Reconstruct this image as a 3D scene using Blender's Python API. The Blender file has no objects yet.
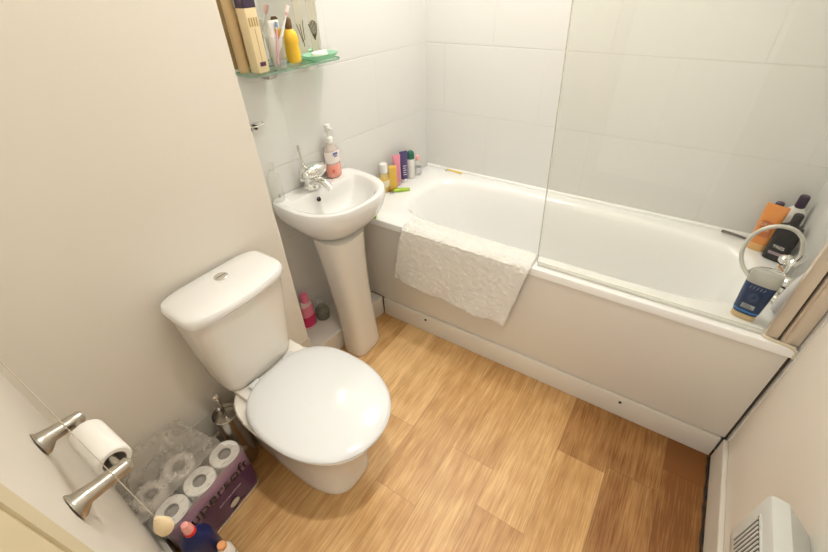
import bpy, bmesh, math, random
from mathutils import Vector, Matrix, noise
random.seed(7)
PI = math.pi
SC = bpy.context.scene
COL = SC.collection

# ------------------------------------------------------------------ camera
cam_data = bpy.data.cameras.new('camera')
cam = bpy.data.objects.new('camera', cam_data)
COL.objects.link(cam)
yaw, pitch, roll = -0.600967587, -0.658110082, -0.0405049802
fw = Vector((math.sin(yaw)*math.cos(pitch), math.cos(yaw)*math.cos(pitch), math.sin(pitch)))
rt = fw.cross(Vector((0, 0, 1))).normalized()
up = rt.cross(fw)
c_, s_ = math.cos(roll), math.sin(roll)
r2 = c_*rt + s_*up
u2 = -s_*rt + c_*up
M3 = Matrix((r2, u2, -fw)).transposed()
cam.matrix_world = Matrix.Translation((1.20865774, -1.94830211, 1.54714481)) @ M3.to_4x4()
cam_data.sensor_width = 36
cam_data.lens = 405.18/828*36
cam_data.clip_start = 0.02
SC.camera = cam

# ------------------------------------------------------------------ world, lights, exposure
w = bpy.data.worlds.new('world'); SC.world = w
w.use_nodes = True
w.node_tree.nodes['Background'].inputs[0].default_value = (1, .9, .8, 1)
w.node_tree.nodes['Background'].inputs[1].default_value = 0.05
SC.view_settings.view_transform = 'Standard'
SC.view_settings.look = 'None'
SC.view_settings.gamma = 1
SC.view_settings.use_curve_mapping = False
SC.view_settings.exposure = -0.03
WARM = (1.0, .98, .92)
def spot(name, loc, power, radius, aim=None, angle=150, blend=.6):
    d = bpy.data.lights.new(name, 'SPOT'); d.energy = power; d.shadow_soft_size = radius
    d.color = WARM; d.spot_size = math.radians(angle); d.spot_blend = blend
    o = bpy.data.objects.new(name, d); o.location = loc
    aim = Vector(aim or (loc[0], loc[1], 0)) - Vector(loc)
    o.rotation_euler = aim.to_track_quat('-Z', 'Y').to_euler()
    COL.objects.link(o)
    return o
def lamp(name, loc, power, radius):
    d = bpy.data.lights.new(name, 'POINT'); d.energy = power; d.shadow_soft_size = radius
    d.color = WARM
    o = bpy.data.objects.new(name, d); o.location = loc
    COL.objects.link(o)
    return o
P_BATH, P_ROOM, P_SPILL, P_FILL = 6, 75, 25.5, 12
spot('ceiling_downlight_bath', (.40, -.44, 2.32), P_BATH, .035, (.42, -.47, 0), 100, 1.0)
spot('ceiling_downlight_room', (.95, -1.46, 2.32), P_ROOM, .04, (.78, -1.52, 0), 52, 1.0)
lamp('ceiling_lamp_bath', (.45, -.44, 2.27), P_SPILL, .035)
lamp('room_fill_lamp', (1.05, -1.42, 2.22), 6.5, .05)  # added fill beside the room downlight, lifts the left wall
# invented fill light beyond the doorway, added to brighten the shaded front faces
hd = bpy.data.lights.new('doorway_fill', 'AREA'); hd.shape = 'RECTANGLE'; hd.size = .9; hd.size_y = 1.8
hd.energy = P_FILL; hd.color = (1, .965, .89)
hl = bpy.data.objects.new('doorway_fill', hd); hl.location = (1.16, -2.62, 1.10)
hl.rotation_euler = (Vector((-.09, 1, 0))).to_track_quat('-Z', 'Y').to_euler(); COL.objects.link(hl)

# ------------------------------------------------------------------ materials
def sinput(b, names, v):
    for n in names:
        if n in b.inputs:
            b.inputs[n].default_value = v
            return
def mat(name, col, rough=.5, metal=0.0, trans=0.0, ior=1.45, coat=0.0, alpha=1.0, spec=.5, bump=None, var=None):
    m = bpy.data.materials.new(name); m.use_nodes = True
    nt = m.node_tree; b = nt.nodes['Principled BSDF']
    b.inputs['Base Color'].default_value = (*col, 1)
    b.inputs['Roughness'].default_value = rough
    b.inputs['Metallic'].default_value = metal
    b.inputs['IOR'].default_value = ior
    sinput(b, ['Transmission Weight', 'Transmission'], trans)
    sinput(b, ['Coat Weight', 'Clearcoat'], coat)
    sinput(b, ['Specular IOR Level', 'Specular'], spec)
    b.inputs['Alpha'].default_value = alpha
    tc = nt.nodes.new('ShaderNodeTexCoord')
    n = nt.nodes.new('ShaderNodeTexNoise')
    nt.links.new(tc.outputs['Object'], n.inputs['Vector'])
    v = var if var else (12, .03)
    n.inputs['Scale'].default_value = v[0]
    n.inputs['Detail'].default_value = 4
    mx = nt.nodes.new('ShaderNodeMixRGB'); mx.blend_type = 'MULTIPLY'
    mx.inputs[0].default_value = 1
    mx.inputs[1].default_value = (*col, 1)
    mr = nt.nodes.new('ShaderNodeMapRange')
    mr.inputs['To Min'].default_value = 1-v[1]*2
    mr.inputs['To Max'].default_value = 1+v[1]
    nt.links.new(n.outputs['Fac'], mr.inputs['Value'])
    nt.links.new(mr.outputs[0], mx.inputs[2])
    nt.links.new(mx.outputs[0], b.inputs['Base Color'])
    if bump:
        n2 = nt.nodes.new('ShaderNodeTexNoise'); n2.inputs['Scale'].default_value = bump[0]
        n2.inputs['Detail'].default_value = 5
        nt.links.new(tc.outputs['Object'], n2.inputs['Vector'])
        bp = nt.nodes.new('ShaderNodeBump'); bp.inputs['Strength'].default_value = bump[1]
        bp.inputs['Distance'].default_value = bump[2]
        nt.links.new(n2.outputs['Fac'], bp.inputs['Height'])
        nt.links.new(bp.outputs['Normal'], b.inputs['Normal'])
    return m
def thin_glass(name, tint, gloss=.12, rough=.02, milk=0.0, milkcol=(.9, .9, .88)):
    m = bpy.data.materials.new(name); m.use_nodes = True
    nt = m.node_tree; nt.nodes.clear()
    out = nt.nodes.new('ShaderNodeOutputMaterial')
    tr = nt.nodes.new('ShaderNodeBsdfTransparent'); tr.inputs[0].default_value = (*tint, 1)
    gl = nt.nodes.new('ShaderNodeBsdfGlossy'); gl.inputs['Roughness'].default_value = rough
    fc = nt.nodes.new('ShaderNodeLayerWeight'); fc.inputs['Blend'].default_value = .5
    pw = nt.nodes.new('ShaderNodeMath'); pw.operation = 'POWER'; pw.inputs[1].default_value = 4.0
    nt.links.new(fc.outputs['Facing'], pw.inputs[0])
    lw = nt.nodes.new('ShaderNodeMapRange')
    lw.inputs['To Min'].default_value = gloss*.35; lw.inputs['To Max'].default_value = min(.6, gloss*5)
    nt.links.new(pw.outputs[0], lw.inputs['Value'])
    mx = nt.nodes.new('ShaderNodeMixShader')
    nt.links.new(lw.outputs[0], mx.inputs[0])
    nt.links.new(gl.outputs[0], mx.inputs[2])
    if milk > 0:
        df = nt.nodes.new('ShaderNodeBsdfDiffuse'); df.inputs[0].default_value = (*milkcol, 1)
        m2 = nt.nodes.new('ShaderNodeMixShader'); m2.inputs[0].default_value = milk
        nt.links.new(tr.outputs[0], m2.inputs[1]); nt.links.new(df.outputs[0], m2.inputs[2])
        nt.links.new(m2.outputs[0], mx.inputs[1])
    else:
        nt.links.new(tr.outputs[0], mx.inputs[1])
    nt.links.new(mx.outputs[0], out.inputs[0])
    return m

def tile_material(name, horiz, origin, x0, grout=(.705, .685, .64), vfade=1.0):
    # large plain glazed tiles in brick bond, grout lines as bump + slight colour
    m = bpy.data.materials.new(name); m.use_nodes = True
    nt = m.node_tree; b = nt.nodes['Principled BSDF']
    geo = nt.nodes.new('ShaderNodeNewGeometry')
    sep = nt.nodes.new('ShaderNodeSeparateXYZ'); nt.links.new(geo.outputs['Position'], sep.inputs[0])
    def mth(op, a, bb=None):
        n = nt.nodes.new('ShaderNodeMath'); n.operation = op
        for i, v in enumerate((a, bb)):
            if v is None: continue
            if isinstance(v, (int, float)): n.inputs[i].default_value = v
            else: nt.links.new(v, n.inputs[i])
        return n.outputs[0]
    h = sep.outputs[horiz]; z = sep.outputs['Z']
    rowf = mth('DIVIDE', mth('SUBTRACT', z, origin), .3145)
    row = mth('FLOOR', rowf)
    par = mth('MODULO', mth('ADD', row, 10), 2)
    hx = mth('ADD', mth('DIVIDE', mth('SUBTRACT', h, x0), .504), mth('MULTIPLY', par, .5))
    fx = mth('FRACT', mth('ADD', hx, 20)); fz = mth('FRACT', mth('ADD', rowf, 20))
    dx = mth('MULTIPLY', mth('MINIMUM', fx, mth('SUBTRACT', 1, fx)), .504*vfade)
    dz = mth('MULTIPLY', mth('MINIMUM', fz, mth('SUBTRACT', 1, fz)), .3145)
    d = mth('MINIMUM', dx, dz)
    mr = nt.nodes.new('ShaderNodeMapRange'); nt.links.new(d, mr.inputs['Value'])
    mr.inputs['From Min'].default_value = .0012; mr.inputs['From Max'].default_value = .0030
    mx = nt.nodes.new('ShaderNodeMixRGB')
    nt.links.new(mr.outputs[0], mx.inputs[0])
    mx.inputs[1].default_value = (*grout, 1); mx.inputs[2].default_value = (.735, .727, .705, 1)
    nt.links.new(mx.outputs[0], b.inputs['Base Color'])
    bp = nt.nodes.new('ShaderNodeBump'); bp.inputs['Strength'].default_value = .5; bp.inputs['Distance'].default_value = .002
    n = nt.nodes.new('ShaderNodeTexNoise'); n.inputs['Scale'].default_value = 3.0
    nt.links.new(geo.outputs['Position'], n.inputs['Vector'])
    hh = mth('ADD', mr.outputs[0], mth('MULTIPLY', n.outputs['Fac'], 1.6))
    nt.links.new(hh, bp.inputs['Height']); nt.links.new(bp.outputs['Normal'], b.inputs['Normal'])
    b.inputs['Roughness'].default_value = .28
    return m

def floor_material():
    m = bpy.data.materials.new('oak_vinyl'); m.use_nodes = True
    nt = m.node_tree; b = nt.nodes['Principled BSDF']
    geo = nt.nodes.new('ShaderNodeNewGeometry')
    sep = nt.nodes.new('ShaderNodeSeparateXYZ'); nt.links.new(geo.outputs['Position'], sep.inputs[0])
    def mth(op, a, bb=None, cc=None):
        n = nt.nodes.new('ShaderNodeMath'); n.operation = op
        for i, v in enumerate((a, bb, cc)):
            if v is None: continue
            if isinstance(v, (int, float)): n.inputs[i].default_value = v
            else: nt.links.new(v, n.inputs[i])
        return n.outputs[0]
    cf = mth('DIVIDE', mth('SUBTRACT', sep.outputs['X'], .10), .18)
    ci = mth('FLOOR', cf)
    # joint position of each plank column, as seen: a table through a colour-free math chain
    off = mth('FRACT', mth('ADD', mth('MULTIPLY', mth('SINE', mth('MULTIPLY', ci, 12.9898)), 43.7585), 100))
    offs = {3: -1.43+1.4, 5: -1.31+1.4, 6: -.95+1.4, 2: -1.17+1.4, 4: -1.86+2.1, 7: -1.62+2.1}
    for k, v in offs.items():
        isk = mth('COMPARE', ci, float(k), .1)
        off = mth('ADD', mth('MULTIPLY', off, mth('SUBTRACT', 1, isk)), mth('MULTIPLY', isk, -v/.9))
    yf = mth('ADD', mth('DIVIDE', mth('ADD', sep.outputs['Y'], 1.4), .9), off)
    # y' integer exactly at the joint
    yi = mth('FLOOR', mth('ADD', yf, 20))
    fy = mth('FRACT', mth('ADD', yf, 20)); fx = mth('FRACT', cf)
    dx = mth('MULTIPLY', mth('MINIMUM', fx, mth('SUBTRACT', 1, fx)), .18)
    dy = mth('MULTIPLY', mth('MINIMUM', fy, mth('SUBTRACT', 1, fy)), .9)
    d = mth('MINIMUM', dx, dy)
    comb = nt.nodes.new('ShaderNodeCombineXYZ'); nt.links.new(ci, comb.inputs[0]); nt.links.new(yi, comb.inputs[1])
    wn = nt.nodes.new('ShaderNodeTexWhiteNoise'); nt.links.new(comb.outputs[0], wn.inputs['Vector'])
    # grain: stretched noise
    mp = nt.nodes.new('ShaderNodeCombineXYZ')
    nt.links.new(mth('MULTIPLY', sep.outputs['X'], 26), mp.inputs[0])
    nt.links.new(mth('MULTIPLY', sep.outputs['Y'], 2.2), mp.inputs[1])
    nt.links.new(mth('MULTIPLY', wn.outputs['Value'], 30), mp.inputs[2])
    n1 = nt.nodes.new('ShaderNodeTexNoise'); n1.inputs['Scale'].default_value = 1; n1.inputs['Detail'].default_value = 6
    n1.inputs['Roughness'].default_value = .62; n1.inputs['Distortion'].default_value = .5
    nt.links.new(mp.outputs[0], n1.inputs['Vector'])
    mp2 = nt.nodes.new('ShaderNodeCombineXYZ')
    nt.links.new(mth('MULTIPLY', sep.outputs['X'], 240), mp2.inputs[0])
    nt.links.new(mth('MULTIPLY', sep.outputs['Y'], 10), mp2.inputs[1])
    nt.links.new(mth('MULTIPLY', wn.outputs['Value'], 11), mp2.inputs[2])
    n2 = nt.nodes.new('ShaderNodeTexNoise'); n2.inputs['Scale'].default_value = 1; n2.inputs['Detail'].default_value = 3
    nt.links.new(mp2.outputs[0], n2.inputs['Vector'])
    n3 = nt.nodes.new('ShaderNodeTexNoise'); n3.inputs['Scale'].default_value = 9; n3.inputs['Detail'].default_value = 5
    nt.links.new(geo.outputs['Position'], n3.inputs['Vector'])
    v = mth('ADD', mth('ADD', mth('MULTIPLY', n1.outputs['Fac'], .40), mth('MULTIPLY', n2.outputs['Fac'], .40)), mth('MULTIPLY', n3.outputs['Fac'], .20))
    v = mth('ADD', v, mth('MULTIPLY', mth('SUBTRACT', wn.outputs['Value'], .5), .15))
    for k, dv in {7: -.20, 8: -.34, 9: -.2, 1: .10, 2: .12, 3: .08, 4: .05, 5: .03}.items():  # plank tone by column; lighter left, darker right, partly painted light falloff
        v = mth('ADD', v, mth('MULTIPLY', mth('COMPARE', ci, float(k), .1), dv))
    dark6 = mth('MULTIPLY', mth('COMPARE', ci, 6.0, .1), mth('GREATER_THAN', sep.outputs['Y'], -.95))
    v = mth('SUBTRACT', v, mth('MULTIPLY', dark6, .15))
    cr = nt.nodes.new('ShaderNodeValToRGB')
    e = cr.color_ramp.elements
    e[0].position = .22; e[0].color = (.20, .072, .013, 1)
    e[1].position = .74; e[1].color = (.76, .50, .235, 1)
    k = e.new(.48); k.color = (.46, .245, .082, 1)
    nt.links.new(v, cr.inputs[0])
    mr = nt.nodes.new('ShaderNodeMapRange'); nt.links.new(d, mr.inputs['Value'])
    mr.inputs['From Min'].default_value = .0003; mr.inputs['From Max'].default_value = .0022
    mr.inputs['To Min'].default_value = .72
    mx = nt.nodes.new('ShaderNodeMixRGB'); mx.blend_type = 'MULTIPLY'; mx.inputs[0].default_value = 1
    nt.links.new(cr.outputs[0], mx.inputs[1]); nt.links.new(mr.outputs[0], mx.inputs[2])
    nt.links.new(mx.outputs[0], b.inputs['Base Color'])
    b.inputs['Roughness'].default_value = .42
    bp = nt.nodes.new('ShaderNodeBump'); bp.inputs['Strength'].default_value = .25; bp.inputs['Distance'].default_value = .001
    nt.links.new(n2.outputs['Fac'], bp.inputs['Height']); nt.links.new(bp.outputs['Normal'], b.inputs['Normal'])
    return m

M = {}
M['wall'] = mat('wall_paint', (.83, .78, .70), .55, bump=(90, .08, .001), var=(1.5, .02))
M['ceil'] = mat('ceiling_paint', (.85, .83, .79), .7)
M['tile_back'] = tile_material('back_tiles', 'X', .605, .865, (.685, .67, .63), 1.7)
M['tile_left'] = tile_material('left_tiles', 'Y', .605, -.12, (.718, .708, .68), 2.2)
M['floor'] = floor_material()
M['gloss_wood'] = mat('painted_wood', (.75, .705, .63), .38, bump=(25, .1, .001), var=(6, .03))
M['casing'] = mat('cream_casing', (.70, .60, .40), .45)
M['acrylic'] = mat('white_acrylic', (.92, .915, .90), .16, coat=.3, var=(3, .005))
M['panel'] = mat('panel_plastic', (.74, .70, .63), .30, var=(3, .015))
M['ceramic'] = mat('white_ceramic', (.82, .81, .79), .10, coat=.5, var=(3, .006))
M['ceramic2'] = mat('warm_ceramic', (.78, .735, .665), .12, coat=.5, var=(3, .006))  # slightly darker, warmer ceramic for pedestal, pan and cistern body
M['seat'] = mat('seat_plastic', (.62, .62, .615), .12, coat=.4, var=(3, .004))
M['chrome'] = mat('chrome', (.80, .79, .76), .07, metal=1)
M['satin'] = mat('satin_metal', (.52, .49, .44), .28, metal=1)
M['steel'] = mat('brushed_steel', (.50, .47, .43), .22, metal=1, bump=(120, .05, .001))
M['alu'] = mat('bronzed_aluminium', (.74, .66, .56), .32, metal=.6)
M['rubber_gap'] = mat('dark_rubber_and_gap', (.06, .045, .03), .6)
M['glass'] = thin_glass('screen_glass', (.965, .965, .945), .022)
M['seal'] = thin_glass('seal_plastic', (.95, .95, .92), .06, .2, milk=.55, milkcol=(.85, .84, .78))
M['shelfglass'] = thin_glass('shelf_glass', (.86, .95, .90), .08)
M['glassedge'] = thin_glass('glass_edge', (.60, .80, .68), .08, milk=.4, milkcol=(.42, .58, .48))
M['tumbler'] = thin_glass('tumbler_glass', (.93, .94, .93), .07, milk=.15)
M['clearpl'] = thin_glass('clear_plastic', (.96, .96, .94), .05, .1, milk=.12)
M['film'] = thin_glass('wrap_film', (.94, .93, .91), .07, .2, milk=.15, milkcol=(.72, .67, .60))
M['mirror'] = mat('mirror_silver', (.86, .86, .80), .01, metal=1)
M['etch'] = mat('etched_frost', (.50, .47, .37), .6)
M['etchdark'] = mat('etched_twig', (.10, .08, .06), .6)
M['paper'] = mat('tissue_paper', (.85, .82, .77), .9, bump=(140, .2, .002))
M['card'] = mat('grey_card', (.33, .30, .27), .85)
M['white'] = mat('white_plastic', (.84, .82, .78), .3)
M['offwhite'] = mat('heater_plastic', (.64, .65, .62), .4)
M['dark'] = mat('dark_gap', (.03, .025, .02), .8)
M['black'] = mat('black_plastic', (.022, .02, .022), .25)
M['plum'] = mat('plum_plastic', (.05, .03, .06), .3)
M['sealant'] = mat('yellowed_sealant', (.70, .62, .47), .5, var=(30, .1))

# ------------------------------------------------------------------ helpers
def link(name, me, m=None, parent=None, smooth=True):
    o = bpy.data.objects.new(name, me)
    if m: me.materials.append(m)
    if smooth:
        for p in me.polygons: p.use_smooth = True
        try: me.set_sharp_from_angle(angle=math.radians(38))
        except Exception: pass
    COL.objects.link(o)
    if parent is not None:
        o.parent = parent
    return o
def obj(name, bm, m=None, parent=None, smooth=True):
    bmesh.ops.recalc_face_normals(bm, faces=bm.faces)
    me = bpy.data.meshes.new(name); bm.to_mesh(me); bm.free()
    o = link(name, me, m, parent, smooth)
    if parent is not None:
        o.matrix_parent_inverse = Matrix.Identity(4)
    return o
def tag(o, label=None, cat=None, group=None, kind=None):
    if label: o['label'] = label
    if cat: o['category'] = cat
    if group: o['group'] = group
    if kind: o['kind'] = kind
    return o
def thing(name, label, cat, loc=(0, 0, 0), rz=0, group=None):
    o = bpy.data.objects.new(name, None); o.empty_display_size = .05
    o.location = loc; o.rotation_euler = (0, 0, rz)
    COL.objects.link(o)
    return tag(o, label, cat, group)
def struct(name, bm, m, smooth=False):
    return tag(obj(name, bm, m, None, smooth), kind='structure')
def bx(x0, x1, y0, y1, z0, z1, bevel=0, seg=2, bm=None):
    own = bmesh.new()
    vs = [own.verts.new((x, y, z)) for x in (x0, x1) for y in (y0, y1) for z in (z0, z1)]
    for f in ((0, 1, 3, 2), (4, 6, 7, 5), (0, 4, 5, 1), (2, 3, 7, 6), (0, 2, 6, 4), (1, 5, 7, 3)):
        own.faces.new([vs[i] for i in f])
    if bevel:
        bmesh.ops.bevel(own, geom=own.edges[:], offset=bevel, segments=seg, profile=.6, affect='EDGES')
    if bm is None: return own
    merge(bm, own)
    return bm
def merge(bm, other, mtx=None):
    if mtx is not None: bmesh.ops.transform(other, matrix=mtx, verts=other.verts)
    me = bpy.data.meshes.new('tmp'); other.to_mesh(me); other.free()
    bm.from_mesh(me); bpy.data.meshes.remove(me)
def loft(rings, closed=True, cap0=True, cap1=True, bm=None):
    bm = bm or bmesh.new()
    vr = [[bm.verts.new(p) for p in r] for r in rings]
    n = len(rings[0])
    for a, b in zip(vr[:-1], vr[1:]):
        for i in range(n if closed else n-1):
            j = (i+1) % n
            bm.faces.new((a[i], a[j], b[j], b[i]))
    if cap0: bm.faces.new(vr[0][::-1])
    if cap1: bm.faces.new(vr[-1])
    return bm
def lathe(profile, n=28, centre=(0, 0, 0), sx=1, sy=1, cap0=True, cap1=True, bm=None):
    rings = [[(centre[0]+r*sx*math.cos(2*PI*i/n), centre[1]+r*sy*math.sin(2*PI*i/n), centre[2]+z) for i in range(n)] for r, z in profile]
    return loft(rings, True, cap0, cap1, bm)
def superring(cx, cy, a, b, z, n=2.5, N=64, phase=0):
    out = []
    for i in range(N):
        t = 2*PI*i/N + phase
        c, s = math.cos(t), math.sin(t)
        out.append((cx+a*math.copysign(abs(c)**(2/n), c), cy+b*math.copysign(abs(s)**(2/n), s), z))
    return out
def tube(pts, radii, n=12, bm=None, smooth=0):
    pts = [Vector(p) for p in pts]
    if not isinstance(radii, (list, tuple)): radii = [radii]*len(pts)
    rad = list(radii)
    for _ in range(smooth):
        np_, nr = [pts[0]], [rad[0]]
        for i in range(len(pts)-1):
            np_ += [pts[i].lerp(pts[i+1], .25), pts[i].lerp(pts[i+1], .75)]
            nr += [rad[i]*.75+rad[i+1]*.25, rad[i]*.25+rad[i+1]*.75]
        np_.append(pts[-1]); nr.append(rad[-1]); pts, rad = np_, nr
    rings = []; ref = None
    for i, p in enumerate(pts):
        d = (pts[min(i+1, len(pts)-1)]-pts[max(i-1, 0)]).normalized()
        if ref is None:
            ref = Vector((0, 0, 1)) if abs(d.z) < .9 else Vector((1, 0, 0))
        a = (ref - d*ref.dot(d)).normalized(); b = d.cross(a); ref = a
        rings.append([tuple(p+(a*math.cos(2*PI*k/n)+b*math.sin(2*PI*k/n))*rad[i]) for k in range(n)])
    return loft(rings, True, True, True, bm)
def grid(pts, bm=None):
    bm = bm or bmesh.new()
    v = [[bm.verts.new(p) for p in row] for row in pts]
    for a, b in zip(v[:-1], v[1:]):
        for i in range(len(a)-1):
            bm.faces.new((a[i], a[i+1], b[i+1], b[i]))
    return bm
def solid(o, t, off=0):
    md = o.modifiers.new('thick', 'SOLIDIFY'); md.thickness = t; md.offset = off
    return o
def subd(o, l=1):
    md = o.modifiers.new('smooth', 'SUBSURF'); md.levels = l; md.render_levels = l
    return o
def text(body, size, m, parent, mtx, name='lettering', extrude=.0004, sx=1.0):
    cu = bpy.data.curves.new(name, 'FONT'); cu.body = body; cu.size = size; cu.extrude = extrude
    cu.align_x = 'CENTER'; cu.align_y = 'CENTER'; cu.space_character = 1.02
    tmp = bpy.data.objects.new('tmp', cu); COL.objects.link(tmp)
    bpy.context.view_layer.update()
    me = bpy.data.meshes.new_from_object(tmp.evaluated_get(bpy.context.evaluated_depsgraph_get()))
    bpy.data.objects.remove(tmp)
    me.name = name
    me.transform(mtx @ Matrix.Diagonal((sx, 1, 1, 1)))
    me.materials.clear()
    return link(name, me, m, parent, smooth=False)
def frame_mtx(origin, xdir, ydir):
    x = Vector(xdir).normalized(); y = Vector(ydir); y = (y-x*y.dot(x)).normalized(); z = x.cross(y)
    return Matrix.Translation(origin) @ Matrix((x, y, z)).transposed().to_4x4()

# ------------------------------------------------------------------ structure
W = 1.70; ZB = .605; YF = -.669; XT = .06; YE = -1.148; CEIL = 2.36; BZ = .225
def near_y(x): return -1.987 - .095*(x-.12)
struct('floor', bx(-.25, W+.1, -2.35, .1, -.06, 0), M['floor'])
struct('ceiling', bx(-.25, W+.1, -2.35, .1, CEIL, CEIL+.05), M['ceil'])
struct('wall_back', bx(-.25, W+.1, 0, .1, 0, CEIL), M['tile_back'])
LS = .11
def left_x(y): return LS*y
def toilet_x(y): return .075+.08*(y+1.159)
def box_x(y): return .083+.085*(y+.967)
def prism(y0, y1, fx, z0, z1, back=-.22, off=0, bevel=0):
    bm = loft([[(fx(y0)+off, y0, z) for z in (z0, z1)] + [(back, y0, z) for z in (z1, z0)],
               [(fx(y1)+off, y1, z) for z in (z0, z1)] + [(back, y1, z) for z in (z1, z0)]])
    if bevel: bmesh.ops.bevel(bm, geom=bm.edges[:], offset=bevel, segments=2, profile=.6, affect='EDGES')
    return bm
struct('wall_left', prism(-1.19, 0, left_x, 0, CEIL), M['tile_left'])
struct('wall_toilet_side', prism(-2.2, -1.159, toilet_x, BZ, CEIL, bevel=.002), M['wall'])
# right wall: tiled over the bath, painted beyond
bm = bx(W, W+.1, -2.35, YF-.005, 0, CEIL)
struct('wall_right', bm, M['wall'])
struct('wall_right_tiled', bx(W-.004, W+.1, YF-.005, 0, 0, CEIL), tile_material('right_tiles', 'Y', .605, -.3))
def slab(x0, x1, z0, z1, front=0.0, back=-.09, bevel=0):
    bm = bmesh.new()
    p = [(x0, near_y(x0)+front), (x1, near_y(x1)+front), (x1, near_y(x1)+back), (x0, near_y(x0)+back)]
    loft([[(x, y, z0) for x, y in p], [(x, y, z1) for x, y in p]], bm=bm)
    if bevel: bmesh.ops.bevel(bm, geom=bm.edges[:], offset=bevel, segments=2, affect='EDGES')
    return bm
bm = slab(-.22, .757, 0, CEIL)
struct('wall_near', bm, M['wall'])
struct('wall_near_above_door', slab(.745, 1.50, 2.03, CEIL), M['wall'])
struct('wall_near_right', slab(1.50, W+.1, 0, CEIL), M['wall'])
dr = thing('door_1', 'x', 'door')
dr['kind'] = 'structure'
for k in ('label', 'category'): del dr[k]
obj('door_leaf', bx(1.51, 1.55, -2.90, -2.16, .004, 2.025, .002), M['gloss_wood'], dr, False)
obj('door_handle', tube([(1.512, -2.84, 1.0), (1.47, -2.84, 1.0), (1.465, -2.83, 1.0), (1.465, -2.73, 1.0)], .009), M['chrome'], dr)
struct('trim_1', slab(.716, .766, 0, 2.06, .022, .0, .004), M['casing'])
struct('trim_2', slab(1.497, 1.555, 0, 2.06, .022, .0, .004), M['casing'])
struct('trim_3', slab(.716, 1.555, 2.03, 2.09, .022, .0, .004), M['casing'])
struct('trim_8', slab(.755, .766, 0, 2.03, .004, -.095), M['casing'])
# pipe boxing along the left wall with its skirting
struct('trim_4', prism(-2.2, -1.155, box_x, 0, BZ, off=.012, bevel=.004), M['gloss_wood'])
struct('trim_7', prism(-1.156, -.662, box_x, 0, .118, off=.006, bevel=.006), M['gloss_wood'])
bm = loft([[(box_x(y)+a, y, z) for a, z in ((-.002, 0), (.022, 0), (.022, .100), (.018, .108), (-.002, .108))] for y in (-2.2, -1.16)])
struct('baseboard_left', bm, M['gloss_wood'])
struct('baseboard_near', slab(.03, .69, 0, .108, .014, .0, .004), M['gloss_wood'])
# right wall baseboard, slightly proud and uneven, with a gap to the floor
struct('baseboard_right', bx(1.683, W, -2.12, -.672, .008, .128, .006), M['gloss_wood'])
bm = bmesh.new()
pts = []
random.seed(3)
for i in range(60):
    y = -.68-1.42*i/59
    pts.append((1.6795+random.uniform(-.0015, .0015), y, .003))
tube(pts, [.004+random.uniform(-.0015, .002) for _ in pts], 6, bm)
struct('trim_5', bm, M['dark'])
# sealant beads where bath meets the walls
bm = tube([(.004, -.003, .606), (W-.01, -.003, .606)], .009, 12)
struct('trim_6', bm, M['acrylic'])

# ------------------------------------------------------------------ bath
def bath():
    t = thing('bathtub', 'white acrylic bathtub with a pale side panel below its rim', 'bathtub')
    N = 128
    def rect_ring(inset, z):
        # outer rectangle sampled by angle about the opening's centre
        x0, x1, y0, y1 = .001+inset, W-.006-inset, YF+inset, -.001-inset
        cx, cy = .87, -.315
        out = []
        for i in range(N):
            a = 2*PI*i/N
            c, s = math.cos(a), math.sin(a)
            c2 = math.copysign(abs(c)**(2/5.5), c); s2 = math.copysign(abs(s)**(2/5.5), s)
            # push onto rectangle
            k = 1/max(abs(c2), abs(s2))
            u, v = c2*k, s2*k
            yy = cy+(v*(y1-cy) if v > 0 else v*(cy-y0))
            xl = x0+LS*yy
            out.append((cx+(u*(x1-cx) if u > 0 else u*(cx-xl)), yy, z))
        return out
    def inner(xl, xr, yn, yf, z, n=4.5, lift=0):
        r = superring((xl+xr)/2, (yn+yf)/2, (xr-xl)/2, (yf-yn)/2, z, n, N)
        return r
    rings = [rect_ring(.006, ZB-.036), rect_ring(0, ZB-.033), rect_ring(0, ZB-.008), rect_ring(.002, ZB-.003), rect_ring(.008, ZB),
             inner(.115, 1.600, -.585, -.062, ZB+.001, 4.5), inner(.135, 1.585, -.572, -.074, ZB-.002, 4.5),
             inner(.150, 1.575, -.562, -.084, ZB-.011, 4.4), inner(.165, 1.565, -.552, -.092, ZB-.030, 4.2),
             inner(.20, 1.550, -.540, -.105, ZB-.10, 4), inner(.27, 1.520, -.525, -.125, ZB-.22, 3.6),
             inner(.34, 1.490, -.505, -.150, ZB-.32, 3.3), inner(.42, 1.450, -.480, -.180, ZB-.375, 3),
             inner(.55, 1.36, -.43, -.23, ZB-.39, 2.6), inner(.85, 1.05, -.35, -.31, ZB-.393, 2)]
    bm = loft(rings, True, False, True)
    obj('tub', bm, M['acrylic'], t)
    # front panel with rounded lower step, shallow inset gap under rim
    obj('side_panel', bx(.025, W-.012, YF+.009, YF+.022, .118, ZB-.038, .004), M['panel'], t)
    p = obj('plinth', bx(.125, W-.020, YF+.000, YF+.016, 0, .115, .004), M['gloss_wood'], t)
    for x in (.393, 1.336):
        obj('screw_hole', lathe([(.006, 0), (.006, .004)], 12, (0, 0, 0)), M['dark'], p).matrix_local = Matrix.Translation((x, YF+.001, .086)) @ Matrix.Rotation(PI/2, 4, 'X')
    obj('shadow_gap', bx(.027, W-.008, YF+.012, YF+.03, ZB-.040, ZB-.030), M['rubber_gap'], t)  # dark strip standing in for the shade under the rim
    obj('end_gap', bx(W-.0115, W-.0055, YF+.010, YF+.022, .10, ZB-.034), M['rubber_gap'], t)
    obj('waste', lathe([(.03, 0), (.03, .004), (.012, .006)], 20, (1.30, -.33, ZB-.392)), M['chrome'], t)
    return t
bath()
# curled white edge tab of tape on panel
tag(obj('adhesive_tape', bx(.612, .632, YF+.006, YF+.0088, .243, .278, .0004, 1), M['white']), 'small peeling strip of tape on the bath panel just under the towel', 'tape')

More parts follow.
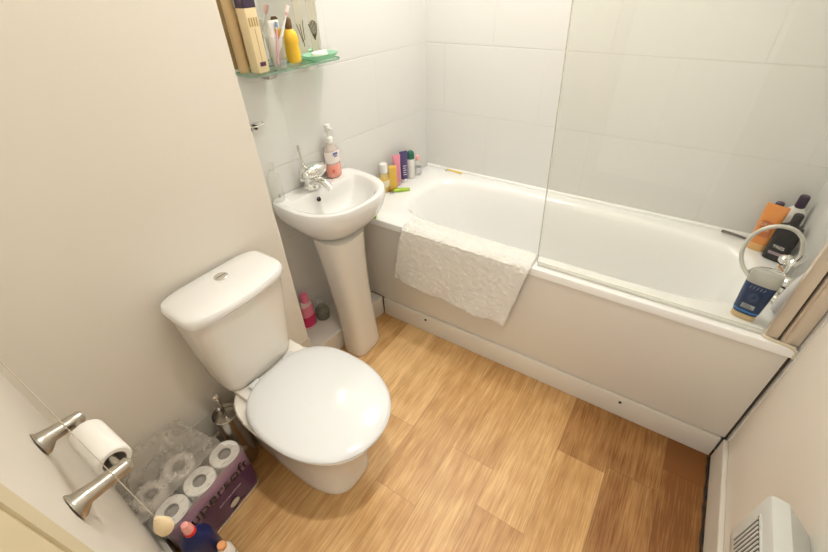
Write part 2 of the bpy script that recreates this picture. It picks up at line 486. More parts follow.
# ------------------------------------------------------------------ shower screen
ss = thing('shower_screen', 'clear glass shower screen standing on the bath rim', 'shower screen')
def lean(bm):
    # the free edge hangs slightly out of plumb
    for v in bm.verts:
        if v.co.x < 1.2: v.co.x -= .043*(v.co.z-ZB)
    return bm
obj('glass_pane', lean(bx(.893, 1.612, -.643, -.637, ZB+.012, 2.02, .0015, 1)), M['glass'], ss, False)
obj('bottom_seal', bx(.893, 1.612, -.647, -.633, ZB+.0015, ZB+.013, .003), M['seal'], ss, True)
obj('edge_strip', lean(bx(.8895, .8930, -.6435, -.6365, ZB+.010, 2.02, .001, 1)), thin_glass('edge_strip', (.90, .90, .87), .04, milk=.40, milkcol=(.80, .78, .72)), ss)
bm = bx(1.608, 1.642, -.652, -.628, ZB+.002, 2.03, .004)
obj('hinge_profile', bm, M['alu'], ss)
obj('profile_gap', bx(1.642, 1.647, -.647, -.632, ZB+.002, 2.03), M['rubber_gap'], ss)
bm = bx(1.647, 1.694, -.655, -.625, ZB+.002, 2.03, .006)
bx(1.655, 1.672, -.659, -.62, ZB+.002, 2.03, .004, 2, bm)
obj('wall_profile', bm, M['alu'], ss)
sb = bmesh.new()
tube([(1.604, -.640, ZB+.004), (1.612, -.656, ZB+.004), (1.645, -.660, ZB+.003), (1.68, -.663, ZB+.002), (1.693, -.664, ZB-.012), (1.694, -.668, ZB-.035)], [.005, .005, .004, .006, .006, .004], 8, sb, 1)
tag(obj('sealant_bead', sb, M['sealant']), 'yellowed bead of sealant at the foot of the shower screen frame', 'sealant')

# ------------------------------------------------------------------ towel over the rim
def towel():
    rows = []
    NU, NV = 90, 60
    # profile across the rim: (y, z) from inside the tub to the hem
    prof = [(-.548, .545), (-.558, .575), (-.568, .600), (-.585, .611), (-.62, .612), (-.655, .613), (-.676, .606), (-.684, .585), (-.686, .55), (-.687, .50), (-.688, .44), (-.690, .38), (-.692, .335), (-.693, .315)]
    L = [0]
    for a, b in zip(prof[:-1], prof[1:]): L.append(L[-1]+math.hypot(b[0]-a[0], b[1]-a[1]))
    def P(s):
        d = s*L[-1]
        for i in range(len(L)-1):
            if d <= L[i+1]+1e-9:
                f = (d-L[i])/(L[i+1]-L[i]); return tuple(prof[i][k]*(1-f)+prof[i+1][k]*f for k in (0, 1))
        return prof[-1]
    for j in range(NV+1):
        s = j/NV
        y, z = P(s)
        hang = max(0, (.60-z)/.285) if y < -.66 else 0
        xl = .285 - .060*hang; xr = .878 - .066*hang
        row = []
        for i in range(NU+1):
            u = i/NU
            x = xl+(xr-xl)*u
            zz = z
            yy = y
            if hang > 0:
                zz = z - hang*(.040*u) + .0015*hang*math.sin(u*9)
                yy = y - hang*(.006+.008*math.sin(u*13+1.5*s*3)) - .004*hang*math.sin(u*29+4*s)
                yy = min(yy, -.682)
            w1 = noise.noise(Vector((x*16, s*8, 0)))*.0045 + noise.noise(Vector((x*60, s*30, 3)))*.0036
            if hang > 0: yy -= abs(w1)*1.4
            else: zz += abs(w1)*.8
            x += .004*noise.noise(Vector((s*8, u*3, 1)))
            row.append((x, yy, zz))
        rows.append(row)
    bm = grid(rows)
    m = mat('towel_cotton', (.83, .81, .76), .95, bump=(60, 1.0, .008), var=(40, .05))
    o = obj('towel', bm, m)
    solid(o, .005, -1 if False else 0)
    return tag(o, 'thick off-white towelling bath mat draped over the bath rim', 'towel')
towel()

# ------------------------------------------------------------------ basin and pedestal
CY = -.902
def basin():
    t = thing('washbasin', 'white ceramic washbasin on a full pedestal against the tiled wall', 'washbasin')
    N = 72
    def dring(dx, dy, z, back=.0015, x0=.10, n=2.5, cy=CY):
        # D outline: flat back, rounded front; dx = front reach, dy = half width
        out = []
        for i in range(N):
            a = -PI + 2*PI*i/N + PI/N
            c, s = math.cos(a), math.sin(a)
            if c >= 0:
                x = x0+(dx-x0)*abs(c)**(2/n); y = cy+dy*math.copysign(abs(s)**(2/n), s)
            else:
                nn = 7
                x = x0-(x0-back)*abs(c)**(2/nn); y = cy+dy*(math.copysign(abs(s)**(2/nn), s))
            out.append((x, y, z))
        return out
    rings = [dring(.19, .105, .662, x0=.10, back=.03), dring(.225, .125, .682, x0=.10, back=.02), dring(.268, .158, .712, x0=.11, back=.01), dring(.300, .188, .752, .0015),
             dring(.318, .205, .785), dring(.326, .211, .815), dring(.3265, .212, .835), dring(.323, .209, .8435), dring(.316, .203, .8465), dring(.307, .195, .8455),
             dring(.300, .182, .842, .070), dring(.294, .176, .836, .075), dring(.286, .168, .82, .080), dring(.272, .152, .79, .086, .14), dring(.250, .125, .76, .10, .16, 2.2),
             dring(.225, .08, .738, .13, .175, 2.0), dring(.20, .02, .733, .165, .18, 2.0)]
    obj('bowl', loft(rings, True, True, True), M['ceramic'], t)
    # pedestal
    def pr(xb, xf, hw, z, n=3.2, dy=0): return superring((xb+xf)/2, CY-.005+dy, (xf-xb)/2, hw, z, n, 48)
    obj('pedestal', loft([pr(.094, .222, .088, .0), pr(.090, .226, .092, .012), pr(.088, .222, .088, .04), pr(.074, .208, .083, .20, dy=.004), pr(.046, .196, .086, .40, dy=.008), pr(.020, .190, .094, .54, dy=.014), pr(-.002, .188, .100, .638, dy=.02)]), M['ceramic2'], t)
    # overflow
    ov = lathe([(.0095, 0), (.0095, .003), (.0065, .003), (.006, -.002)], 18)
    o = obj('overflow_ring', ov, M['dark'], t)
    o.matrix_local = Matrix.Translation((.083, CY-.035, .808)) @ Matrix.Rotation(math.radians(70), 4, 'Y')
    o['label'] = 'dark round overflow hole'
    obj('plug_hole', lathe([(.022, 0), (.022, .003), (.010, .004)], 20, (.19, CY, .7345)), M['chrome'], t)
    return t
BASIN = basin()
def basin_tap():
    t = thing('basin_mixer_tap', 'chrome mixer tap with an upright lever on the washbasin ledge', 'tap')
    y0 = -.930
    obj('tap_body', lathe([(.027, 0), (.027, .006), (.022, .012), (.022, .045), (.025, .052), (.023, .062), (.012, .068), (.002, .069)], 24, (.038, y0, .8455)), M['chrome'], t)
    bm = tube([(.045, y0, .872), (.075, y0+.003, .885), (.105, y0+.006, .880), (.128, y0+.008, .862)], [.017, .015, .013, .011], 14, None, 2)
    obj('spout', bm, M['chrome'], t)
    bm = tube([(.036, y0, .905), (.030, y0-.008, .93), (.028, y0-.010, .965), (.026, y0-.012, 1.0)], [.010, .0045, .0035, .005], 10, None, 1)
    obj('lever', bm, M['chrome'], t)
    bm = lathe([(.026, -.012), (.031, -.004), (.031, .010), (.024, .022), (.012, .029), (.002, .031)], 26, (.046, y0+.012, .905), 1.05, 1.55)
    obj('domed_cap', bm, M['chrome'], t)
    bm = tube([(.034, y0-.03, .885), (.034, y0+.03, .893)], .0085, 12)
    obj('cartridge_bar', bm, M['chrome'], t)
    return t
TAP = basin_tap()

# ------------------------------------------------------------------ toilet
TY = -1.445
def toilet():
    t = thing('toilet', 'white close-coupled toilet with its lid closed', 'toilet')
    N = 64
    def egg(xb, xf, hw, z, yc=TY, n=2.25, wide=.42):
        # widest point at a fraction from the back
        out = []
        xm = xb+(xf-xb)*wide
        for i in range(N):
            a = 2*PI*i/N; c, s = math.cos(a), math.sin(a)
            e = n if c > 0 else n+.5
            r = (xf-xm) if c > 0 else (xm-xb)
            out.append((xm+r*math.copysign(abs(c)**(2/e), c), yc+hw*math.copysign(abs(s)**(2/e), s), z))
        return out
    Y2 = TY-.003
    rings = [egg(.17, .582, .124, 0, Y2, 3), egg(.168, .586, .127, .012, Y2, 3), egg(.17, .580, .122, .03, Y2, 3), egg(.17, .570, .112, .10, Y2, 2.7),
             egg(.165, .585, .118, .18, Y2, 2.6), egg(.15, .605, .135, .24, Y2, 2.5), egg(.14, .645, .160, .29, Y2, 2.4), egg(.14, .680, .180, .33, Y2, 2.3),
             egg(.14, .694, .190, .362, Y2, 2.3), egg(.15, .690, .187, .372, Y2, 2.3)]
    bm = loft(rings)
    # rear platform
    pl = [superring(.185, TY-.01, .120, .150, z, 6, 48) for z in (.26,)]
    pl = [superring(.180, TY-.008, .112, .115, .0, 5, 48), superring(.180, TY-.008, .112, .110, .2, 5, 48), superring(.195, TY+.004, .112, .125, .32, 5, 48), superring(.200, TY+.008, .114, .138, .37, 5, 48), superring(.200, TY+.008, .114, .140, .385, 5, 48), superring(.200, TY+.008, .111, .137, .391, 5, 48)]
    loft(pl, bm=bm)
    obj('pan', bm, M['ceramic2'], t)
    # cistern: tapering box with rounded corners, bowed front
    def cr(xb, xf, hw, z, bow=.014, yc=TY, rr=6):
        out = []
        cx = (xb+xf)/2; a = (xf-xb)/2
        for p in superring(cx, yc, a, hw, z, rr, 64):
            x, y, zz = p
            if x > cx: x += bow*(1-((y-yc)/hw)**2)*(x-cx)/a
            out.append((x, y, zz))
        return out
    rings = [cr(.075, .190, .125, .3845), cr(.070, .200, .134, .400), cr(.066, .206, .140, .43), cr(.063, .218, .152, .56), cr(.062, .232, .164, .70), cr(.062, .236, .167, .735)]
    obj('cistern', loft(rings), M['ceramic2'], t)
    rings = [cr(.062, .232, .164, .736, .016), cr(.0615, .244, .175, .740, .018), cr(.0612, .248, .179, .750, .022, rr=4.6), cr(.0612, .248, .179, .762, .022, rr=4.6), cr(.064, .243, .174, .770, .022, rr=4.6), cr(.073, .230, .162, .7745, .020, rr=4.4), cr(.11, .19, .12, .776, .01)]
    obj('cistern_lid', loft(rings), M['ceramic'], t)
    b = obj('flush_button', lathe([(.021, 0), (.021, .004), (.019, .0055), (.017, .005)], 24, (.132, TY+.010, .7755)), M['chrome'], t)
    obj('button_half', bx(.1315, .1325, TY-.006, TY+.026, .780, .7812), M['dark'], b)
    # seat ring and domed lid
    SY = TY+.003
    def se(inset, z, back=0): return egg(.228+inset+back, .716-inset, .203-inset, z, SY, 2.12, .47)
    obj('seat', loft([se(.012, .392), se(.006, .393), se(.003, .397), se(.005, .402), se(.012, .403)]), M['seat'], t)
    obj('seat_lid', loft([se(.008, .4035), se(.001, .4045), se(.000, .409), se(.004, .416), se(.012, .420), se(.035, .4255), se(.075, .4315), se(.12, .4360), se(.17, .4385)]), M['seat'], t)
    for s in (-1, 1):
        obj('hinge', bx(.215, .250, TY+s*.075-.022, TY+s*.075+.022, .389, .409, .006, 3), M['seat'], t)
    return t
toilet()

# ------------------------------------------------------------------ bottles and small things
def bottle(name, label, cat, loc, h, r, bodym, capm, cap_r=None, cap_h=.02, neck=.15, sx=1, sy=1, rz=0, group=None, capname='cap', n=28, shoulder=.12):
    t = thing(name, label, cat, loc, rz, group)
    cap_r = cap_r or r*.5
    H = h-cap_h
    prof = [(r*.90, 0), (r, .004), (r, H*(1-neck-shoulder)), (r*.93, H*(1-neck-shoulder*.4)), (max(cap_r*.95, r*.55), H*(1-neck*.6)), (cap_r*.85, H*(1-neck*.35)), (cap_r*.85, H)]
    obj('body', lathe(prof, n, (0, 0, 0), sx, sy), bodym, t)
    cs = 1
    obj(capname, lathe([(cap_r, H), (cap_r, h-.003), (cap_r*.85, h)], 20, (0, 0, 0), 1, 1), capm, t)
    return t
def band(parent, m, r, z0, z1, sx=1, sy=1, name='printed_label', a0=0, a1=2*PI, n=28):
    rows = []
    for z in (z0, z1):
        rows.append([(r*sx*math.cos(a0+(a1-a0)*i/n), r*sy*math.sin(a0+(a1-a0)*i/n), z) for i in range(n+1)])
    return obj(name, grid(rows), m, parent)
def col(name, c, r=.35): return mat(name, c, r)

# pink soap pump
M['pinksoap'] = mat('pink_liquid', (.90, .38, .30), .15, coat=.3)
M['pinkclear'] = mat('clear_pink_plastic', (.88, .76, .70), .15, trans=.35)
t = thing('soap_pump_bottle', 'clear pump bottle of pink hand soap on the washbasin corner', 'bottle', (.030, -.795, .847))
obj('body', lathe([(.026, 0), (.029, .004), (.029, .045), (.0285, .052)], 28, (0, 0, 0), .85, 1.15), M['pinksoap'], t)['label'] = 'pink soap filled lower body'
obj('upper_body', lathe([(.0285, .052), (.028, .09), (.024, .112), (.014, .124), (.012, .134)], 28, (0, 0, 0), .85, 1.15), M['pinkclear'], t)
band(t, mat('soap_label', (.86, .78, .74), .4), .0292, .058, .102, .86, 1.16, a0=-1.6, a1=1.3)
m_blue = col('logo_blue', (.16, .17, .36))
b_ = bmesh.new(); bx(.0252, .0262, -.013, .010, .088, .098, .0003, 1, b_); bx(.0252, .0262, -.008, .006, .081, .086, .0003, 1, b_)
obj('logo', b_, m_blue, t)
obj('emblem', bx(.0246, .0258, -.026, -.016, .022, .036, .0003, 1), col('red_mark', (.75, .12, .08)), t)
obj('pump_collar', lathe([(.014, .130), (.014, .148), (.010, .152)], 20), M['white'], t)
p_ = obj('pump_head', lathe([(.005, .150), (.005, .168), (.011, .170), (.011, .196), (.009, .198)], 18), M['white'], t)
obj('pump_nozzle', tube([(0, 0, .186), (.025, -.006, .186), (.034, -.008, .182)], .005, 10), M['white'], p_)
# clear bottle at the left end of the basin ledge
PUMP = t
PUMP.scale = (1.06, 1.06, 1.08)
t = thing('clear_bottle', 'slim clear plastic bottle at the left end of the washbasin', 'bottle', (.034, -1.083, .847))
obj('body', lathe([(.020, 0), (.023, .004), (.023, .085), (.020, .105), (.009, .118), (.009, .126)], 24, (0, 0, 0), .9, 1.1), M['clearpl'], t)
obj('cap', lathe([(.012, .124), (.012, .150), (.010, .153)], 18), M['clearpl'], t)
obj('small_print', bx(.0208, .0214, -.010, -.002, .022, .036, .0002, 1), mat('grey_print', (.35, .34, .32), .6), t)
# wall hook rail
t = thing('tumbler_bracket', 'small chrome bracket fixed to the wall left of the washbasin', 'bracket', (.0, -1.10, 1.135))
obj('wall_plate', bx(.0005, .006, -.020, .028, .000, .010, .002), M['chrome'], t)
obj('ring_bar', tube([(.005, -.022, .006), (.030, -.024, .005), (.042, -.005, .006), (.040, .022, .007), (.030, .036, .007), (.004, .037, .007)], .003, 8, None, 2), M['chrome'], t)
for yy in (-.018, .006):
    obj('clip', bx(.002, .018, yy-.004, yy+.004, -.012, .004, .001, 1), M['rubber_gap'], t)

# boxing items under the basin
t = thing('pink_bottle', 'pink and white bottle wedged on the pipe boxing beside the toilet', 'bottle', (-.060, -1.030, .119))
t.scale = (1.25, 1.25, 1.3)
obj('body', lathe([(.020, 0), (.022, .004), (.022, .10), (.020, .115), (.012, .128)], 24, (0, 0, 0), .8, 1.3), col('pale_pink', (.85, .62, .62)), t)
band(t, col('crimson_label', (.70, .03, .14)), .0224, .012, .060, .81, 1.31, 'printed_label')
band(t, col('rose_label', (.85, .25, .38)), .0224, .060, .108, .81, 1.31, 'upper_label')
obj('cap', lathe([(.016, .125), (.016, .150), (.013, .158), (.004, .160)], 20), col('pink_cap', (.86, .22, .36)), t)
t = thing('glass_jar', 'squat clear glass jar standing on the pipe boxing by the pedestal', 'jar', (-.050, -.950, .119))
t.scale = (1.2, 1.2, 1.05)
M['jarglass'] = thin_glass('jar_glass', (.78, .79, .74), .12, milk=.25, milkcol=(.45, .44, .38))
obj('body', lathe([(.024, 0), (.028, .004), (.030, .03), (.028, .055), (.018, .068), (.016, .074)], 28), M['jarglass'], t)
obj('stopper', lathe([(.014, .072), (.015, .084), (.020, .094), (.018, .106), (.006, .110)], 20), M['tumbler'], t)
obj('printed_label', bx(.0255, .0265, -.012, .008, .016, .042, .0003, 1), mat('jar_label', (.22, .21, .17), .5), t)

# bath-corner toiletries (left end of the deck)
Z = ZB+.0015
t = thing('yellow_bottle', 'squat bottle of yellow oil on the bath corner nearest the basin', 'bottle', (-.006, -.410, Z), -.1)
obj('body', lathe([(.026, 0), (.029, .004), (.030, .06), (.027, .085), (.018, .1)], 26, (0, 0, 0), .8, 1.1), mat('yellow_oil', (.86, .60, .16), .15, trans=.15), t)
obj('upper_body', lathe([(.0275, .082), (.022, .098), (.017, .104)], 26, (0, 0, 0), .85, 1.1), M['clearpl'], t)
obj('cap', lathe([(.020, .102), (.021, .140), (.018, .148)], 24), M['white'], t)
band(t, mat('cream_label', (.85, .76, .55), .4), .0303, .030, .066, .81, 1.11)
t = thing('gold_box', 'slim golden yellow carton on the bath corner beside the yellow oil', 'carton', (.022, -.372, Z), -.9)
obj('carton', bx(-.016, .016, -.019, .019, 0, .125, .001, 1), col('gold_card', (.78, .50, .08)), t)
obj('side_band', bx(-.0165, -.004, -.0195, -.0185, .004, .120), col('brown_band', (.45, .26, .05)), t)
t = thing('pink_tube', 'tall pink tube squeezed between the golden carton and the purple tube', 'tube', (.010, -.318, Z), -.6)
def tubebody(w0, w1, d, h, z0=.02):
    return loft([superring(0, 0, d, w0, z0, 3, 32), superring(0, 0, d*.95, w0*1.02, z0+.03, 3, 32), superring(0, 0, d*.5, (w0+w1)/2, z0+(h-z0)*.6, 3, 32), superring(0, 0, .0025, w1, h, 6, 32)])
obj('body', tubebody(.017, .022, .015, .165), col('tube_pink', (.80, .30, .40)), t)
obj('cap', lathe([(.015, 0), (.016, .002), (.016, .022)], 22), col('cap_pink', (.86, .55, .58)), t)
t = thing('purple_tube', 'dark purple tube with white print on the bath corner', 'tube', (.020, -.268, Z), -.6)
obj('body', tubebody(.017, .022, .015, .170), col('tube_purple', (.09, .06, .18)), t)
obj('cap', lathe([(.015, 0), (.016, .002), (.016, .022)], 22), M['white'], t)
b_ = bmesh.new()
for k in range(5): bx(.0155, .0162, -.010, .010-.004*(k % 2), .045+.012*k, .050+.012*k, 0, 1, b_)
obj('print_lines', b_, col('pale_print', (.62, .58, .66)), t)
t = thing('green_capped_bottle', 'white bottle with a dark green cap on the bath corner', 'bottle', (.022, -.205, Z))
obj('body', lathe([(.018, 0), (.020, .003), (.020, .10), (.017, .112)], 24), M['white'], t)
obj('cap', lathe([(.0205, .110), (.021, .130), (.018, .145), (.010, .152)], 22), col('dark_green', (.03, .16, .10)), t)
t = thing('pink_capped_bottle', 'small clear bottle with a pink cap nearest the back corner of the bath', 'bottle', (.030, -.150, Z))
obj('body', lathe([(.019, 0), (.021, .003), (.021, .065), (.016, .08), (.010, .086)], 24), M['clearpl'], t)
obj('cap', lathe([(.011, .084), (.012, .104), (.010, .108)], 18), col('salmon_cap', (.86, .42, .40)), t)
band(t, mat('lilac_label', (.74, .70, .74), .4), .0214, .015, .045)
# green razors
def razor(label, loc, rz, L=.085, mname='lime', c=(.42, .62, .06)):
    t = thing('razor', label, 'razor', loc, rz)
    obj('handle', tube([(0, 0, .007), (L*.4, 0, .008), (L, 0, .006)], [.007, .012, .009], 12, None, 1), col(mname, c), t)
    obj('blade_head', bx(-.022, .0, -.019, .019, .001, .010, .002), M['steel'] if mname == 'lime' else col('head_'+mname, c), t)
    return t
razor('lime green razor lying flat on the bath corner by the bottles', (.040, -.400, Z), .75)
razor('lime green razor half hidden behind the washbasin front', (.088, -.622, Z), -.95, .06, 'lime_dark', (.30, .50, .05))
t = thing('yellow_razor', 'slim yellow razor on the back bath ledge beside the corner', 'razor', (.245, -.034, Z), 3.0)
obj('handle', tube([(0, 0, .006), (.04, 0, .007), (.10, 0, .004)], [.0055, .0045, .003], 10, None, 1), col('yellow_plastic', (.85, .62, .12)), t)
obj('blade_head', bx(.098, .112, -.014, .014, .001, .009, .0015), M['white'], t)

# ------------------------------------------------------------------ right end of bath
t = thing('orange_tube', 'tall orange shower gel tube at the tap end of the bath', 'tube', (1.588, -.105, Z), -1.85)
obj('body', loft([superring(0, 0, .014, .030, .026, 3, 36), superring(0, 0, .014, .031, .06, 3, 36), superring(0, 0, .009, .034, .13, 3, 36), superring(0, 0, .0025, .036, .190, 6, 36)]), mat('orange_gel', (.78, .30, .08), .25, coat=.2), t)
obj('cap', loft([superring(0, 0, .015, .028, .0, 3, 32), superring(0, 0, .0155, .0295, .003, 3, 32), superring(0, 0, .015, .030, .028, 3, 32)]), col('amber_cap', (.80, .46, .18)), t)
b_ = bmesh.new()
obj('panel_print', bx(-.0165, -.0158, -.020, .020, .060, .125, .0003, 1) if False else loft([superring(.0132, 0, .002, .020, .062, 4, 20), superring(.0110, 0, .002, .020, .125, 4, 20)]), col('rust_panel', (.55, .16, .05)), t)
LT = col('cream_letters', (.82, .62, .42))
text('GRAN', .017, LT, t, frame_mtx((.0140, 0, .112), (0, 1, 0), (-.03, 0, 1)), 'lettering')
text('GEL', .015, LT, t, frame_mtx((.0149, 0, .092), (0, 1, 0), (-.03, 0, 1)), 'lettering')
t = thing('black_shampoo_bottle', 'black flat shampoo bottle behind the chrome bath tap', 'bottle', (1.646, -.150, Z), -1.95)
obj('body', loft([superring(0, 0, .020, .034, 0, 3.5, 36), superring(0, 0, .022, .037, .004, 3.5, 36), superring(0, 0, .022, .038, .115, 3.5, 36), superring(0, 0, .019, .034, .138, 3, 36), superring(0, 0, .012, .016, .150, 2.4, 36)]), M['black'], t)
obj('cap', lathe([(.0135, .148), (.0150, .152), (.0150, .186), (.012, .190)], 22), M['black'], t)
text('TRES', .017, col('print_white', (.85, .82, .76)), t, frame_mtx((.0226, 0, .058), (0, 1, 0), (0, 0, 1)), 'lettering')
obj('print_band', bx(.0218, .0226, -.022, .022, .026, .038, .0002, 1), col('mauve_band', (.35, .26, .30)), t)
t = thing('white_shampoo_bottle', 'white bottle with a dark plum cap in the corner behind the black one', 'bottle', (1.655, -.052, Z), -1.75)
obj('body', loft([superring(0, 0, .021, .033, 0, 3, 36), superring(0, 0, .023, .036, .004, 3, 36), superring(0, 0, .023, .036, .135, 3, 36), superring(0, 0, .018, .028, .165, 2.6, 36), superring(0, 0, .012, .014, .178, 2.2, 36)]), M['white'], t)
obj('cap', lathe([(.015, .176), (.0165, .180), (.0155, .218), (.013, .222)], 22), M['plum'], t)
t = thing('small_black_bottle', 'little dark bottle between the orange tube and the black bottle', 'bottle', (1.600, -.045, Z), -.8)
obj('body', lathe([(.014, 0), (.016, .003), (.016, .145), (.012, .16)], 22), M['white'], t)
obj('cap', lathe([(.014, .158), (.014, .176), (.012, .178)], 18), M['plum'], t)
# razor by corner
t = thing('metal_razor', 'dark metal razor lying on the back bath ledge by the orange tube', 'razor', (1.470, -.040, Z), -.18)
obj('handle', tube([(0, 0, .012), (.05, 0, .012), (.095, 0, .008)], [.006, .0055, .004], 10, None, 1), mat('gunmetal', (.16, .15, .14), .3, metal=.8), t)
obj('blade_head', bx(.094, .106, -.020, .020, .003, .013, .002), M['chrome'], t)
# blue inverted bottle
t = thing('blue_bottle', 'blue shower gel bottle with silver print on the rim by the screen', 'bottle', (1.553, -.578, Z), -1.80)
obj('cap', loft([superring(0, 0, .018, .032, 0, 3, 36), superring(0, 0, .019, .033, .003, 3, 36), superring(0, 0, .019, .033, .020, 3, 36)]), col('tan_cap', (.66, .50, .28)), t)
obj('body', loft([superring(0, 0, .019, .033, .022, 3, 40), superring(0, 0, .021, .036, .034, 3, 40), superring(0, 0, .022, .039, .09, 3, 40), superring(0, 0, .020, .041, .135, 3, 40)]), mat('navy_gel', (.018, .045, .125), .18, coat=.4), t)
obj('clear_end', loft([superring(0, 0, .020, .041, .135, 3, 40), superring(0, 0, .017, .041, .160, 3, 40), superring(0, 0, .012, .038, .174, 2.8, 40), superring(0, 0, .006, .03, .178, 2.6, 40)]), mat('pale_clear_end', (.60, .60, .56), .15, trans=.3), t)
obj('stripe', loft([superring(0, 0, .0208, .0352, .030, 3, 40), superring(0, 0, .0214, .0362, .036, 3, 40)], cap0=False, cap1=False), col('bright_blue', (.03, .22, .62)), t)
FR = -1
Sv = col('silver_print', (.42, .46, .52))
def on_front(z): return Vector((0, -.0, z))
lp = obj('silver_panel', bx(.0216, .0228, -.018, .016, .046, .062, .0003, 1), Sv, t)
for k in range(3): obj('print_line', bx(.0228, .0231, -.015, .013-.004*k, .048+.005*k, .050+.005*k), M['black'], lp)
tl = bmesh.new()
for k in range(5): tube([(.0212, -.022+.009*k, .118), (.0206, -.019+.009*k, .128)], .0012, 6, tl)
obj('faint_script', tl, col('faint_print', (.16, .22, .36)), t)
em = bmesh.new()
for k in range(12):
    a = 2*PI*k/12
    tube([(.0226, .015*math.cos(a), .090+.017*math.sin(a)), (.0226, .006*math.cos(a+.6), .090+.007*math.sin(a+.6))], .0011, 6, em)
obj('emblem', em, col('emblem_blue', (.07, .12, .24)), t)

# bath mixer tap with hose
t = thing('bath_shower_mixer', 'chrome bath mixer tap with a pale looping shower hose', 'tap')
ch = M['chrome']
for yy in (-.27, -.42):
    obj('pillar', lathe([(.024, 0), (.024, .006), (.015, .012), (.015, .05)], 22, (1.652, yy, Z)), ch, t)
    h = obj('tap_handle', lathe([(.017, 0), (.022, .006), (.022, .022), (.015, .030), (.004, .033)], 8, (1.652, yy, Z+.056)), ch, t)
bm = tube([(1.652, -.285, Z+.040), (1.652, -.345, Z+.044), (1.652, -.405, Z+.040)], [.016, .020, .016], 16, None, 1)
obj('crossbar', bm, ch, t)
obj('spout', tube([(1.648, -.345, Z+.044), (1.61, -.345, Z+.050), (1.575, -.345, Z+.044), (1.560, -.345, Z+.022)], [.016, .014, .013, .012], 14, None, 2), ch, t)
obj('diverter', lathe([(.012, 0), (.012, .03), (.016, .034), (.016, .05), (.010, .056)], 18, (1.655, -.345, Z+.060)), ch, t)
hp = [(1.662, -.345, .735), (1.652, -.34, .775), (1.640, -.33, .800), (1.607, -.33, .822), (1.560, -.33, .820), (1.522, -.33, .785), (1.508, -.335, .735), (1.516, -.34, .68), (1.545, -.36, .640), (1.60, -.42, .622), (1.640, -.47, .618)]
obj('shower_hose', tube(hp, .0068, 12, None, 3), mat('hose_grey', (.62, .60, .54), .35, metal=.2, bump=(300, .4, .001)), t)
obj('hose_union', tube([(1.657, -.345, .700), (1.664, -.345, .745)], [.012, .010], 14), ch, t)
t = thing('shower_handset', 'white plastic shower handset leaning beside the screen frame', 'shower head')
obj('head', tube([(1.633, -.520, Z+.018), (1.637, -.519, Z+.045), (1.645, -.516, Z+.090), (1.654, -.510, Z+.140), (1.658, -.508, Z+.168)], [.012, .018, .019, .017, .009], 18, None, 2), mat('lilac_white', (.74, .71, .71), .35), t)
obj('neck', tube([(1.640, -.480, Z+.010), (1.637, -.502, Z+.011), (1.633, -.520, Z+.020)], .0085, 12, None, 1), ch, t)

# ------------------------------------------------------------------ mirror and shelf
t = thing('wall_mirror', 'frameless mirror with etched flower stems behind the glass shelf', 'mirror')
obj('mirror_glass', bx(.0008, .0055, -1.113, -.738, 1.302, 1.92, .0015, 1), M['mirror'], t, False)
# etched panel strips at its right
def etched(y0, y1):
    p = obj('etched_strip', bx(.0056, .0062, y0, y1, 1.305, 1.915), M['etch'], t, False)
    return p
p = etched(-.838, -.802)
b_ = bmesh.new()
for k, (dy, dz, lz) in enumerate([(0, 0, .07), (.010, .02, .06), (-.010, .015, .055)]):
    tube([(.0068, -.815+dy*.4, 1.33+dz), (.0068, -.820+dy, 1.37+dz), (.0068, -.822+dy*1.4, 1.33+dz+lz)], .0011, 6, b_)
obj('twig', b_, M['etchdark'], p)
p = etched(-.782, -.748)
b_ = bmesh.new()
for k in range(6):
    a = (k-2.5)*.3
    tube([(.0068, -.764, 1.345), (.0068, -.764+math.sin(a)*.018, 1.372), (.0068, -.766+math.sin(a)*.024, 1.395+.012*math.cos(a*2))], [.0012, .0010, .0018], 6, b_)
obj('twig', b_, M['etchdark'], p)
t = thing('glass_shelf', 'clear green-edged glass shelf under the mirror', 'shelf')
SZ = 1.294
def shelfring(z, ins=0):
    x1, y0, y1, r = .112-ins, -1.105+ins, -.735-ins, .032
    pts = [(.0015, y0), ]
    for k in range(9):
        a = -PI/2+PI/2*k/8; pts.append((x1-r+r*math.cos(a), y0+r+r*math.sin(a)))
    for k in range(9):
        a = PI/2*k/8; pts.append((x1-r+r*math.cos(a), y1-r+r*math.sin(a)))
    pts.append((.0015, y1))
    return [(x, y, z) for x, y in pts]
obj('glass_plate', loft([shelfring(SZ-.006), shelfring(SZ)]), M['shelfglass'], t, False)
obj('polished_edge', loft([shelfring(SZ-.0062, -.0006), shelfring(SZ+.0002, -.0006)], cap0=False, cap1=False), M['glassedge'], t, False)
for yy, mm in ((-1.005, M['steel']), (-.835, M['white'])):  # second bracket is white: its bright reflection is put into the colour
    b = obj('shelf_bracket', loft([superring(.028, yy, .028, .020, SZ-.030, 3, 24), superring(.034, yy, .034, .026, SZ-.016, 3, 24), superring(.034, yy, .034, .026, SZ-.0066, 3, 24)]), mm, t)
    b['label'] = 'dark metal bracket' if mm is M['steel'] else 'bracket coloured white for its reflection'
